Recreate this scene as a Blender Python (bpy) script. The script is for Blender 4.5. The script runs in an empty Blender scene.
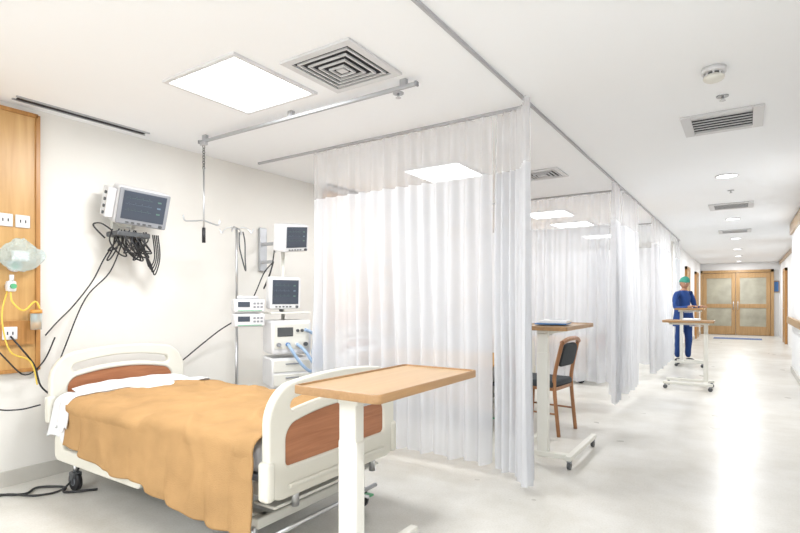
import bpy, bmesh, math, random
from mathutils import Vector, Matrix, noise
random.seed(7)
scene = bpy.context.scene
COL = scene.collection
scene.view_settings.view_transform = 'Standard'
scene.view_settings.look = 'None'
H = 2.56

# ------------------------------------------------------------------ materials
def mat(name, color, rough=0.5, metal=0.0, emit=0.0, emit_color=None, var=0.0, vscale=8.0, bump=0.0, bscale=40.0, coat=0.0, spec=None, trans=0.0):
    m = bpy.data.materials.new(name); m.use_nodes = True
    nt = m.node_tree; b = nt.nodes['Principled BSDF']
    c = (color[0], color[1], color[2], 1)
    b.inputs['Base Color'].default_value = c
    b.inputs['Roughness'].default_value = rough
    b.inputs['Metallic'].default_value = metal
    if coat: b.inputs['Coat Weight'].default_value = coat
    if spec is not None: b.inputs['Specular IOR Level'].default_value = spec
    if trans: b.inputs['Transmission Weight'].default_value = trans
    if emit:
        b.inputs['Emission Color'].default_value = (*(emit_color or color), 1)
        b.inputs['Emission Strength'].default_value = emit
    tc = nt.nodes.new('ShaderNodeTexCoord')
    if var:
        n = nt.nodes.new('ShaderNodeTexNoise'); n.inputs['Scale'].default_value = vscale
        n.inputs['Detail'].default_value = 5
        r = nt.nodes.new('ShaderNodeValToRGB')
        r.color_ramp.elements[0].position = 0.3; r.color_ramp.elements[1].position = 0.7
        r.color_ramp.elements[0].color = (*[x*(1-var) for x in color], 1)
        r.color_ramp.elements[1].color = (*[min(1, x*(1+var*0.5)) for x in color], 1)
        nt.links.new(tc.outputs['Object'], n.inputs['Vector'])
        nt.links.new(n.outputs['Fac'], r.inputs['Fac']); nt.links.new(r.outputs['Color'], b.inputs['Base Color'])
    if bump:
        n2 = nt.nodes.new('ShaderNodeTexNoise'); n2.inputs['Scale'].default_value = bscale
        bp = nt.nodes.new('ShaderNodeBump'); bp.inputs['Strength'].default_value = bump; bp.inputs['Distance'].default_value = 0.01
        nt.links.new(tc.outputs['Object'], n2.inputs['Vector'])
        nt.links.new(n2.outputs['Fac'], bp.inputs['Height']); nt.links.new(bp.outputs['Normal'], b.inputs['Normal'])
    return m

def wood(name, c1, c2, rough=0.35, axis='Z', scale=6.0):
    m = bpy.data.materials.new(name); m.use_nodes = True
    nt = m.node_tree; b = nt.nodes['Principled BSDF']; b.inputs['Roughness'].default_value = rough
    tc = nt.nodes.new('ShaderNodeTexCoord'); mp = nt.nodes.new('ShaderNodeMapping')
    s = {'X': (0.6, 9, 9), 'Y': (9, 0.6, 9), 'Z': (9, 9, 0.6)}[axis]
    mp.inputs['Scale'].default_value = s
    n = nt.nodes.new('ShaderNodeTexNoise'); n.inputs['Scale'].default_value = scale; n.inputs['Detail'].default_value = 6
    n.inputs['Distortion'].default_value = 0.6
    r = nt.nodes.new('ShaderNodeValToRGB')
    r.color_ramp.elements[0].position = 0.3; r.color_ramp.elements[1].position = 0.72
    r.color_ramp.elements[0].color = (*c1, 1); r.color_ramp.elements[1].color = (*c2, 1)
    nt.links.new(tc.outputs['Object'], mp.inputs['Vector']); nt.links.new(mp.outputs['Vector'], n.inputs['Vector'])
    nt.links.new(n.outputs['Fac'], r.inputs['Fac']); nt.links.new(r.outputs['Color'], b.inputs['Base Color'])
    return m

def sheer(name, color, transp, transl=0.45):
    m = bpy.data.materials.new(name); m.use_nodes = True
    nt = m.node_tree; nt.nodes.clear()
    out = nt.nodes.new('ShaderNodeOutputMaterial')
    d = nt.nodes.new('ShaderNodeBsdfDiffuse'); d.inputs['Color'].default_value = (*color, 1)
    t = nt.nodes.new('ShaderNodeBsdfTranslucent'); t.inputs['Color'].default_value = (*color, 1)
    tr = nt.nodes.new('ShaderNodeBsdfTransparent')
    m1 = nt.nodes.new('ShaderNodeMixShader'); m1.inputs[0].default_value = transl
    m2 = nt.nodes.new('ShaderNodeMixShader')
    # fine weave variation
    tc = nt.nodes.new('ShaderNodeTexCoord'); n = nt.nodes.new('ShaderNodeTexNoise'); n.inputs['Scale'].default_value = 3
    mr = nt.nodes.new('ShaderNodeMapRange'); mr.inputs['To Min'].default_value = max(0, transp-0.06); mr.inputs['To Max'].default_value = transp+0.06
    nt.links.new(tc.outputs['Object'], n.inputs['Vector']); nt.links.new(n.outputs['Fac'], mr.inputs['Value'])
    nt.links.new(mr.outputs['Result'], m2.inputs[0])
    nt.links.new(d.outputs[0], m1.inputs[1]); nt.links.new(t.outputs[0], m1.inputs[2])
    nt.links.new(m1.outputs[0], m2.inputs[1]); nt.links.new(tr.outputs[0], m2.inputs[2])
    nt.links.new(m2.outputs[0], out.inputs[0])
    return m

M = {}
M['wall'] = mat('wall_paint_cream', (0.79, 0.77, 0.725), 0.6, var=0.03, vscale=2, bump=0.05)
M['wall_w'] = mat('wall_paint_white', (0.84, 0.845, 0.845), 0.6, var=0.02, vscale=2)
M['ceil'] = mat('ceiling_paint', (0.935, 0.95, 0.97), 0.8, var=0.01, vscale=1)
M['base'] = mat('baseboard_vinyl', (0.55, 0.53, 0.48), 0.4, var=0.04)
M['cream'] = mat('cream_plastic', (0.70, 0.68, 0.60), 0.35, var=0.02)
M['creamp'] = mat('cream_powdercoat', (0.72, 0.71, 0.65), 0.35, var=0.02)
M['white'] = mat('white_plastic', (0.72, 0.72, 0.73), 0.35, var=0.02)
M['grey'] = mat('grey_plastic', (0.27, 0.28, 0.30), 0.4, var=0.03)
M['dgrey'] = mat('dark_grey_plastic', (0.08, 0.085, 0.09), 0.45, var=0.05)
M['black'] = mat('black_rubber', (0.015, 0.015, 0.017), 0.5, var=0.05)
M['steel'] = mat('steel', (0.60, 0.61, 0.63), 0.3, 1.0, var=0.03)
M['alu'] = mat('aluminium_rail', (0.46, 0.47, 0.49), 0.45, 0.6, var=0.02)
M['trackm'] = mat('track_alu', (0.46, 0.46, 0.48), 0.5, 0.2, var=0.02)
M['screen'] = mat('monitor_screen', (0.045, 0.055, 0.075), 0.22, emit=0.05, emit_color=(0.35, 0.42, 0.55))
M['trace_g'] = mat('trace_green', (0.08, 0.16, 0.13), 0.4, emit=0.06)
M['trace_c'] = mat('trace_cyan', (0.12, 0.18, 0.24), 0.4, emit=0.06)
M['blue'] = mat('blue_plastic', (0.05, 0.18, 0.45), 0.4)
M['tube_blue'] = mat('ventilator_tubing', (0.32, 0.45, 0.64), 0.35, bump=0.3, bscale=150)
M['tube_yel'] = mat('yellow_tubing', (0.72, 0.52, 0.08), 0.35)
M['orange'] = mat('orange_plastic', (0.66, 0.30, 0.06), 0.4)
M['green'] = mat('green_plastic', (0.1, 0.40, 0.2), 0.4)
M['bag'] = sheer('clear_bag', (0.62, 0.76, 0.77), 0.55, 0.3)
M['redwood'] = wood('bed_inlay_wood', (0.30, 0.11, 0.045), (0.42, 0.175, 0.08), 0.35, 'Y')
M['panelwood'] = wood('wall_panel_wood', (0.51, 0.29, 0.10), (0.62, 0.385, 0.16), 0.35, 'Z', 3)
M['panelwood_d'] = wood('panel_trim_wood', (0.38, 0.18, 0.05), (0.50, 0.25, 0.08), 0.35, 'Z')
M['tablewood'] = wood('table_top_wood', (0.46, 0.29, 0.14), (0.54, 0.355, 0.185), 0.35, 'Y', 3)
M['tableedge'] = wood('table_edge_wood', (0.32, 0.18, 0.08), (0.40, 0.235, 0.105), 0.35, 'Y')
M['doorwood'] = wood('door_wood', (0.34, 0.20, 0.08), (0.45, 0.28, 0.13), 0.3, 'Z', 3)
M['chairwood'] = wood('chair_wood', (0.28, 0.12, 0.05), (0.40, 0.19, 0.08), 0.3, 'Z', 5)
M['chairfab'] = mat('chair_fabric', (0.04, 0.046, 0.052), 0.9, var=0.15, vscale=50)
M['blanket'] = mat('blanket_wool', (0.46, 0.280, 0.128), 0.95, var=0.14, vscale=5, bump=0.4, bscale=220, spec=0.1)
M['sheet'] = mat('bed_sheet', (0.76, 0.77, 0.79), 0.8, var=0.03, vscale=6, bump=0.3, bscale=12)
M['paper'] = mat('paper', (0.82, 0.82, 0.81), 0.7, var=0.02)
M['glass'] = mat('door_glass', (0.38, 0.36, 0.28), 0.12, var=0.25, vscale=2.5)
M['curtain'] = sheer('curtain_cloth', (0.755, 0.765, 0.79), 0.21, 0.33)
M['mesh'] = sheer('curtain_mesh', (0.80, 0.80, 0.81), 0.64, 0.4)
M['lamp'] = mat('lamp_diffuser', (1, 1, 1), 0.5, emit=6.0, emit_color=(0.98, 0.99, 1.0))
M['dark'] = mat('vent_cavity', (0.03, 0.03, 0.035), 0.9)
M['ventm'] = mat('vent_paint', (0.66, 0.66, 0.67), 0.4, var=0.02)
M['scrubs'] = mat('blue_scrubs', (0.013, 0.05, 0.20), 0.9, var=0.12, vscale=14, bump=0.4, bscale=30)
M['cap'] = mat('green_cap', (0.05, 0.28, 0.21), 0.9, var=0.1, vscale=20)
M['skin'] = mat('skin', (0.40, 0.21, 0.13), 0.55, var=0.06, vscale=20)
M['lip'] = mat('lips', (0.32, 0.10, 0.08), 0.5)
M['hair'] = mat('hair', (0.02, 0.014, 0.01), 0.6, var=0.2, vscale=60)
M['eye'] = mat('eye_white', (0.8, 0.8, 0.78), 0.2)
M['mat'] = mat('floor_mat', (0.12, 0.18, 0.34), 0.9, var=0.1, vscale=30)

def floor_mat():
    m = bpy.data.materials.new('floor_vinyl'); m.use_nodes = True
    nt = m.node_tree; b = nt.nodes['Principled BSDF']
    tc = nt.nodes.new('ShaderNodeTexCoord')
    n = nt.nodes.new('ShaderNodeTexNoise'); n.inputs['Scale'].default_value = 1.8; n.inputs['Detail'].default_value = 8; n.inputs['Roughness'].default_value = 0.65
    r = nt.nodes.new('ShaderNodeValToRGB')
    e = r.color_ramp.elements
    e[0].position = 0.30; e[0].color = (0.55, 0.53, 0.475, 1)
    e[1].position = 0.66; e[1].color = (0.69, 0.68, 0.645, 1)
    n2 = nt.nodes.new('ShaderNodeTexNoise'); n2.inputs['Scale'].default_value = 90; n2.inputs['Detail'].default_value = 3
    r2 = nt.nodes.new('ShaderNodeValToRGB'); r2.color_ramp.elements[0].position = 0.35; r2.color_ramp.elements[0].color = (0.86, 0.845, 0.81, 1)
    r2.color_ramp.elements[1].position = 0.55; r2.color_ramp.elements[1].color = (1, 1, 1, 1)
    mx = nt.nodes.new('ShaderNodeMix'); mx.data_type = 'RGBA'; mx.blend_type = 'MULTIPLY'; mx.inputs[0].default_value = 0.5
    nt.links.new(tc.outputs['Object'], n.inputs['Vector']); nt.links.new(tc.outputs['Object'], n2.inputs['Vector'])
    nt.links.new(n.outputs['Fac'], r.inputs['Fac']); nt.links.new(n2.outputs['Fac'], r2.inputs['Fac'])
    nt.links.new(r.outputs['Color'], mx.inputs[6]); nt.links.new(r2.outputs['Color'], mx.inputs[7])
    nt.links.new(mx.outputs[2], b.inputs['Base Color'])
    n3 = nt.nodes.new('ShaderNodeTexNoise'); n3.inputs['Scale'].default_value = 3
    mr = nt.nodes.new('ShaderNodeMapRange'); mr.inputs['To Min'].default_value = 0.24; mr.inputs['To Max'].default_value = 0.36
    nt.links.new(tc.outputs['Object'], n3.inputs['Vector']); nt.links.new(n3.outputs['Fac'], mr.inputs['Value'])
    nt.links.new(mr.outputs['Result'], b.inputs['Roughness'])
    b.inputs['Specular IOR Level'].default_value = 0.42
    return m
M['floor'] = floor_mat()

# ------------------------------------------------------------------ helpers
def emp(name, loc=(0, 0, 0), rot=(0, 0, 0), parent=None):
    o = bpy.data.objects.new(name, None); o.empty_display_size = 0.1
    o.location = loc; o.rotation_euler = rot
    COL.objects.link(o)
    if parent: o.parent = parent
    return o

def link_mesh(name, me, m, parent, smooth=False, loc=None, rot=None):
    o = bpy.data.objects.new(name, me); COL.objects.link(o)
    if m is not None and not me.materials: me.materials.append(m)
    if smooth:
        for p in me.polygons: p.use_smooth = True
    if parent: o.parent = parent
    if loc: o.location = loc
    if rot: o.rotation_euler = rot
    return o

def box(name, c, s, m, parent=None, bevel=0.0, seg=2, rot=None, taper=None):
    bm = bmesh.new(); bmesh.ops.create_cube(bm, size=1)
    for v in bm.verts:
        v.co = Vector((v.co.x*s[0], v.co.y*s[1], v.co.z*s[2]))
        if taper and v.co.z > 0: v.co.x *= taper[0]; v.co.y *= taper[1]
    if bevel > 0:
        bmesh.ops.bevel(bm, geom=list(bm.edges), offset=min(bevel, min(s)*0.49), segments=seg, profile=0.5, affect='EDGES')
    if not rot:
        bmesh.ops.translate(bm, verts=bm.verts, vec=Vector(c))
    me = bpy.data.meshes.new(name); bm.to_mesh(me); bm.free()
    o = link_mesh(name, me, m, parent, smooth=bevel > 0)
    if rot: o.location = c; o.rotation_euler = rot
    if bevel > 0:
        for p in me.polygons:
            p.use_smooth = max(abs(a) for a in p.normal) < 0.999
    return o

def sweep(name, pts, r, m, parent=None, n=10, smooth_path=True, closed_caps=True, sub=6):
    P = [Vector(p) for p in pts]
    if smooth_path and len(P) > 2:
        Q = []
        for i in range(len(P)-1):
            p0 = P[max(i-1, 0)]; p1 = P[i]; p2 = P[i+1]; p3 = P[min(i+2, len(P)-1)]
            for k in range(sub):
                t = k/sub
                Q.append(0.5*((2*p1)+(-p0+p2)*t+(2*p0-5*p1+4*p2-p3)*t*t+(-p0+3*p1-3*p2+p3)*t**3))
        Q.append(P[-1]); P = Q
    verts = []; faces = []
    prev = None
    N = len(P)
    for i, p in enumerate(P):
        d = (P[min(i+1, N-1)]-P[max(i-1, 0)])
        if d.length < 1e-9: d = Vector((0, 0, 1))
        d.normalize()
        if prev is None:
            a = d.orthogonal().normalized()
        else:
            a = (prev - d*prev.dot(d))
            if a.length < 1e-6: a = d.orthogonal()
            a.normalize()
        prev = a; b = d.cross(a)
        rr = r if not isinstance(r, (list, tuple)) else r[0]+(r[1]-r[0])*i/(N-1)
        for k in range(n):
            an = 2*math.pi*k/n
            verts.append(p+a*math.cos(an)*rr+b*math.sin(an)*rr)
    for i in range(N-1):
        for k in range(n):
            faces.append((i*n+k, i*n+(k+1) % n, (i+1)*n+(k+1) % n, (i+1)*n+k))
    faces.append(tuple(range(n-1, -1, -1))); faces.append(tuple((N-1)*n+k for k in range(n)))
    me = bpy.data.meshes.new(name); me.from_pydata([tuple(v) for v in verts], [], faces); me.update()
    o = link_mesh(name, me, m, parent)
    for p in me.polygons: p.use_smooth = len(p.vertices) == 4
    return o

def cyl(name, a, b, r, m, parent=None, n=20):
    return sweep(name, [a, b], r, m, parent, n=n, smooth_path=False)

def ball(name, c, s, m, parent=None, seg=20, deform=None):
    bm = bmesh.new(); bmesh.ops.create_uvsphere(bm, u_segments=seg, v_segments=seg//2+2, radius=1)
    for v in bm.verts:
        v.co = Vector((v.co.x*s[0], v.co.y*s[1], v.co.z*s[2]))
        if deform: v.co = deform(v.co)
    bmesh.ops.translate(bm, verts=bm.verts, vec=Vector(c))
    me = bpy.data.meshes.new(name); bm.to_mesh(me); bm.free()
    return link_mesh(name, me, m, parent, smooth=True)

def rrect(cx, cy, w, h, rb, rt=None, rise=0, n=8, sideshrink=0):
    if rt is None: rt = rb
    pts = []
    def arc(ax, ay, r, a0, a1):
        for i in range(n+1):
            a = a0+(a1-a0)*i/n
            pts.append([ax+r*math.cos(a), ay+r*math.sin(a)])
    x0, x1, y0, y1 = cx-w/2, cx+w/2, cy-h/2, cy+h/2
    arc(x1-rb, y0+rb, rb, -math.pi/2, 0)
    arc(x1-rt, y1-rt, rt, 0, math.pi/2)
    for i in range(1, 12): pts.append([x1-rt+(x0+rt-x1+rt)*i/12, y1])
    arc(x0+rt, y1-rt, rt, math.pi/2, math.pi)
    arc(x0+rb, y0+rb, rb, math.pi, 1.5*math.pi)
    for i in range(1, 12): pts.append([x0+rb+(x1-rb-x0-rb)*i/12, y0])
    for p in pts:
        f = (p[1]-y0)/h
        p[1] += rise*(1-((p[0]-cx)/(w/2))**2)*(f if sideshrink == 0 else 1)
        if sideshrink > 0: p[0] = cx+(p[0]-cx)*(1-sideshrink*(1-f))
    return pts

def panel(name, outer, holes, thick, m, parent, x, bev=0.008, plane='YZ'):
    cu = bpy.data.curves.new(name+'_c', 'CURVE'); cu.dimensions = '2D'; cu.fill_mode = 'BOTH'
    for pts in [outer]+holes:
        s = cu.splines.new('POLY'); s.points.add(len(pts)-1)
        for i, p in enumerate(pts): s.points[i].co = (p[0], p[1], 0, 1)
        s.use_cyclic_u = True
    cu.extrude = thick/2-bev; cu.bevel_depth = bev; cu.bevel_resolution = 2; cu.offset = -bev
    o = bpy.data.objects.new(name+'_tmp', cu); COL.objects.link(o)
    bpy.context.view_layer.update()
    dg = bpy.context.evaluated_depsgraph_get()
    me = bpy.data.meshes.new_from_object(o.evaluated_get(dg))
    bpy.data.objects.remove(o)
    for v in me.vertices:
        a, b, c = v.co
        if plane == 'YZ': v.co = (c+x, a, b)
        elif plane == 'XZ': v.co = (a, c+x, b)
        else: v.co = (a, b, c+x)
    if plane == 'XZ': me.flip_normals()
    me.name = name
    me.materials.clear()
    return link_mesh(name, me, m, parent)

def grid_mesh(name, fn, nu, nv, mats, parent, matfn=None, smooth=True):
    verts = [fn(i/nu, j/nv) for i in range(nu+1) for j in range(nv+1)]
    faces = []
    for i in range(nu):
        for j in range(nv):
            a = i*(nv+1)+j
            faces.append((a, a+nv+1, a+nv+2, a+1))
    me = bpy.data.meshes.new(name); me.from_pydata(verts, [], faces); me.update()
    for mm in mats: me.materials.append(mm)
    if matfn:
        for k, p in enumerate(me.polygons): p.material_index = matfn((k % nv+0.5)/nv)
    return link_mesh(name, me, None, parent, smooth)

# ------------------------------------------------------------------ room shell
box('floor', (-1.55, 9.5, -0.05), (5.3, 25.4, 0.1), M['floor'])
box('ceiling', (-1.55, 9.5, H+0.05), (5.3, 25.4, 0.1), M['ceil'])
box('wall_left', (-4.15, 5.05, H/2), (0.1, 16.1, H), M['wall'])
box('wall_bay_end', (-2.75, 13.15, H/2), (2.8, 0.1, H), M['wall'])
box('wall_corridor_left', (-1.4, 17.6, H/2), (0.1, 8.8, H), M['wall_w'])
box('wall_end', (-0.2, 22.05, H/2), (2.5, 0.1, H), M['wall_w'])
box('wall_right', (0.73, 4.15, H/2), (0.1, 14.3, H), M['wall_w'])
box('wall_right_return', (0.89, 11.35, H/2), (0.22, 0.1, H), M['wall_w'])
box('wall_right_far', (1.05, 16.65, H/2), (0.1, 10.7, H), M['wall_w'])
# unseen back wall; windows added behind the camera to let world light in
wb = emp('wall_back')
box('sill_part', (-1.71, -3.05, 0.45), (4.98, 0.1, 0.9), M['wall'], wb)
box('head_part', (-1.71, -3.05, 2.43), (4.98, 0.1, 0.26), M['wall'], wb)
for i, (xc, w) in enumerate([(-4.0, 0.4), (-2.3, 0.3), (-0.65, 0.3), (0.6, 0.36)]):
    box('pier_%d' % i, (xc, -3.05, 1.6), (w, 0.1, 1.4), M['wall'], wb)
for i, (xa, xb) in enumerate([(-3.8, -2.45), (-2.15, -0.8), (-0.5, 0.42)]):
    w = emp('added_window_%d' % (i+1))
    for z in (0.93, 2.27): box('rail', ((xa+xb)/2, -3.05, z), (xb-xa, 0.06, 0.05), M['white'], w)
    for x in (xa+0.025, (xa+xb)/2, xb-0.025): box('stile', (x, -3.05, 1.6), (0.05, 0.05, 1.3), M['white'], w)
box('baseboard_left', (-4.09, 5.05, 0.05), (0.02, 16.0, 0.10), M['base'])
box('baseboard_corridor', (-1.34, 17.6, 0.05), (0.02, 8.8, 0.1), M['base'])
box('baseboard_right', (0.67, 4.15, 0.05), (0.02, 14.2, 0.1), M['base'])
box('trim_1', (0.665, 4.15, 2.46), (0.03, 14.3, 0.18), M['doorwood'])
box('trim_2', (0.985, 16.7, 2.50), (0.03, 10.5, 0.10), M['doorwood'])

def handrail(name, x, y0, y1, side):
    r = emp(name)
    box('rail', (x, (y0+y1)/2, 0.90), (0.035, y1-y0, 0.12), M['doorwood'], r, 0.012)
    y = y0+0.3
    while y < y1:
        box('bracket', (x+side*0.035, y, 0.90), (0.05, 0.04, 0.05), M['alu'], r); y += 1.5
handrail('corridor_handrail', 0.62, 2.0, 11.2, 1)
# doors at corridor end
def double_door(name, xc, y, w, h):
    r = emp(name, (xc, y, 0))
    fw = 0.09
    for sx in (-1, 1): box('jamb', (sx*(w/2-fw/2), 0, h/2), (fw, 0.12, h), M['doorwood'], r)
    box('head', (0, 0, h-fw/2), (w, 0.12, fw), M['doorwood'], r)
    lw = (w-2*fw)/2-0.01
    for sx in (-1, 1):
        cx = sx*(lw/2+0.005)
        st = 0.12
        for q in (-1, 1): box('stile', (cx+q*(lw/2-st/2), 0, (h-fw)/2), (st, 0.05, h-fw-0.02), M['doorwood'], r, 0.004)
        for z, hh in ((0.16, 0.30), (1.03, 0.14), (h-fw-0.10, 0.18)):
            box('rail', (cx, 0, z), (lw-2*st, 0.05, hh), M['doorwood'], r, 0.004)
        box('glass_lower', (cx, 0, 0.63), (lw-2*st, 0.015, 0.68), M['glass'], r)
        box('glass_upper', (cx, 0, (1.10+h-fw-0.18)/2), (lw-2*st, 0.015, h-fw-0.18-1.08), M['glass'], r)
        cyl('handle', (cx-sx*(lw/2-0.06), -0.06, 0.9), (cx-sx*(lw/2-0.06), -0.06, 1.2), 0.012, M['steel'], r)
        for z in (0.92, 1.18): cyl('handle_standoff', (cx-sx*(lw/2-0.06), -0.06, z), (cx-sx*(lw/2-0.06), -0.02, z), 0.008, M['steel'], r)
double_door('door_1', -0.27, 21.93, 2.20, 2.3)

def side_door(name, x, y, side, w=1.0, h=2.15):
    r = emp(name, (x, y, 0))
    for sy in (-1, 1): box('jamb', (0, sy*(w/2-0.04), h/2), (0.06, 0.08, h), M['panelwood_d'], r)
    box('head', (0, 0, h-0.04), (0.06, w, 0.08), M['panelwood_d'], r)
    box('leaf', (0, 0, (h-0.08)/2), (0.04, w-0.16, h-0.09), M['doorwood'], r, 0.004)
    box('vision_panel', (-side*0.021, 0.2, 1.5), (0.006, 0.18, 0.6), M['glass'], r)
    cyl('handle', (-side*0.05, -w/2+0.16, 1.0), (-side*0.05, -w/2+0.28, 1.0), 0.01, M['steel'], r)
side_door('door_2', -1.32, 19.6, -1)
side_door('door_3', -1.32, 16.4, -1)
side_door('door_4', 0.965, 18.6, 1)
side_door('door_5', 0.965, 14.2, 1)
box('floor_mat', (-0.2, 19.8, 0.006), (1.3, 0.6, 0.012), M['mat'], None, 0.004)
nb = emp('notice_board', (0.90, 21.98, 1.7))
box('frame', (0, 0, 0), (0.16, 0.03, 0.4), M['doorwood'], nb)
box('paper', (0, -0.018, 0), (0.12, 0.004, 0.34), M['blue'], nb)

# ------------------------------------------------------------------ ceiling fixtures
def light_obj(name, loc, size, power, shape='SQUARE', parent=None, color=(0.965, 0.98, 1.0)):
    l = bpy.data.lights.new(name, 'AREA'); l.shape = shape; l.size = size; l.energy = power; l.color = color
    o = bpy.data.objects.new(name, l); o.location = loc; COL.objects.link(o)
    if parent: o.parent = parent
    return o
def ceiling_panel(x, y, power=38, s=0.6):
    r = emp('ceiling_light_panel', (x, y, H))
    t = 0.025
    for sx in (-1, 1):
        box('frame_side', (sx*(s/2+t/2), 0, -0.008), (t, s+2*t, 0.016), M['white'], r)
        box('frame_end', (0, sx*(s/2+t/2), -0.008), (s, t, 0.016), M['white'], r)
    box('diffuser', (0, 0, -0.004), (s, s, 0.006), M['lamp'], r)
    light_obj('lamp', (0, 0, -0.02), s*0.95, power, parent=r)
for (x, y, p) in [(-2.585, 2.13, 41), (-2.585, -1.2, 54), (-2.585, 4.72, 31), (-2.5, 7.9, 40), (-2.5, 9.2, 16), (-2.5, 11.2, 50)]:  # the panel behind the camera is unseen, added for extra light
    ceiling_panel(x, y, p)
def downlight(x, y, power=16):
    r = emp('recessed_downlight', (x, y, H))
    sweep('trim_ring', [(0.10*math.cos(a*math.pi/12), 0.10*math.sin(a*math.pi/12), -0.004) for a in range(25)], 0.010, M['white'], r, n=6, smooth_path=False)
    cyl('diffuser', (0, 0, -0.002), (0, 0, -0.006), 0.095, M['lamp'], r)
    light_obj('lamp', (0, 0, -0.02), 0.18, power, 'DISK', parent=r)
for y in (-2.0, 0.6, 6.5, 10.0, 13.2, 16.0, 18.5, 21.0): downlight(-0.16, y, 35)

def vent(name, x, y, s=0.5, rings=4):
    r = emp(name, (x, y, H))
    box('cavity', (0, 0, -0.002), (s*0.86, s*0.86, 0.004), M['dark'], r)
    def sq(nm, a, w, z, th):
        for sx in (-1, 1):
            box(nm, (sx*(a/2-w/2), 0, z), (w, a, th), M['ventm'], r)
            box(nm, (0, sx*(a/2-w/2), z), (a-2*w, w, th), M['ventm'], r)
    sq('outer_frame', s, 0.045, -0.008, 0.014)
    for i in range(rings):
        a = s*0.76*(1-(i+0.2)/(rings+0.5))
        sq('louvre_ring', a, 0.010, -0.010-0.004*i, 0.010)
    box('centre_plate', (0, 0, -0.018), (0.05, 0.05, 0.012), M['ventm'], r)
vent('ceiling_air_diffuser', -1.9, 2.27, 0.49)
vent('ceiling_air_diffuser', -1.76, 5.35, 0.42)
def grille(x, y, s=0.5):
    r = emp('ceiling_return_grille', (x, y, H))
    box('cavity', (0, 0, -0.002), (s*0.86, s*0.86, 0.004), M['dark'], r)
    for sx in (-1, 1):
        box('frame_side', (sx*(s/2-0.03), 0, -0.008), (0.065, s, 0.014), M['ventm'], r)
        box('frame_end', (0, sx*(s/2-0.03), -0.008), (s-0.13, 0.065, 0.014), M['ventm'], r)
    for i in range(6):
        box('blade', (0, -s/2+0.09+i*(s-0.18)/5, -0.010), (s-0.13, 0.010, 0.006), M['ventm'], r)
grille(-0.14, 4.5, 0.5); grille(-0.16, 8.6, 0.52); grille(-0.16, 11.8, 0.52)
r = emp('smoke_detector', (-0.147, 3.45, H))
cyl('base', (0, 0, 0), (0, 0, -0.030), 0.062, M['white'], r, 28)
cyl('neck', (0, 0, -0.030), (0, 0, -0.052), 0.040, M['dgrey'], r, 28)
ball('dome', (0, 0, -0.056), (0.054, 0.054, 0.026), M['creamp'], r)
for k in range(8):
    a = k*math.pi/4
    box('fin', (0.046*math.cos(a), 0.046*math.sin(a), -0.041), (0.010, 0.005, 0.024), M['white'], r)
def sprinkler(x, y):
    r = emp('fire_sprinkler', (x, y, H))
    cyl('escutcheon', (0, 0, 0), (0, 0, -0.006), 0.035, M['alu'], r)
    cyl('stem', (0, 0, -0.006), (0, 0, -0.03), 0.008, M['steel'], r)
    cyl('deflector', (0, 0, -0.03), (0, 0, -0.033), 0.018, M['steel'], r)
sprinkler(-0.12, 3.95); sprinkler(-1.84, 2.75); sprinkler(-0.14, 7.4)
for y in (-1.5, 1.87, 4.9, 8.1):
    r2 = emp('slot_air_diffuser', (-3.95, y, H)); box('slot', (0, 0, -0.003), (0.055, 0.86, 0.006), M['dark'], r2)
    for sx in (-1, 1): box('edge', (sx*0.034, 0, -0.005), (0.012, 0.9, 0.010), M['alu'], r2)

# curtain tracks
r = emp('curtain_track')
box('corridor_run', (-1.2, 5.0, H-0.009), (0.016, 16.0, 0.018), M['trackm'], r)
for y in (3.4, 6.6, 9.8): box('bay_run', (-2.55, y, H-0.010), (2.68, 0.018, 0.020), M['trackm'], r)
# IV rail
r = emp('iv_hanger_rail', (0, 2.6, 0))
box('rail', (-2.64, 0, H-0.045), (2.05, 0.026, 0.022), M['alu'], r, 0.004)
for x in (-3.6, -2.64, -1.70): box('bracket', (x, 0, H-0.018), (0.04, 0.03, 0.036), M['alu'], r)
for x in (-3.67, -1.61): box('end_cap', (x, 0, H-0.045), (0.012, 0.030, 0.026), M['grey'], r)
hk = emp('iv_bag_hook', (-3.62, 0, 0), parent=r); r = hk
box('carriage', (0, 0, H-0.065), (0.06, 0.035, 0.03), M['steel'], r, 0.005)
for i in range(9):
    z = H-0.09-i*0.021
    q = [(0.009*math.cos(a)*(1 if i % 2 else 0.2), 0.009*math.cos(a)*(0.2 if i % 2 else 1), z+0.014*math.sin(a)) for a in [k*math.pi/4 for k in range(9)]]
    sweep('chain_link', q, 0.003, M['dgrey'], r, n=5, smooth_path=False)
cyl('rod', (0, 0, H-0.265), (0, 0, 1.74), 0.007, M['steel'], r)
sweep('hook_arm_a', [(0, 0, 1.88), (0.0, -0.12, 1.86), (0.0, -0.17, 1.86), (0, -0.185, 1.90)], 0.006, M['steel'], r)
sweep('hook_arm_b', [(0, 0, 1.88), (0.0, 0.10, 1.86), (0.0, 0.14, 1.86), (0, 0.155, 1.90)], 0.006, M['steel'], r)
cyl('grip', (0, 0, 1.82), (0, 0, 1.70), 0.014, M['black'], r)

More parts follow.
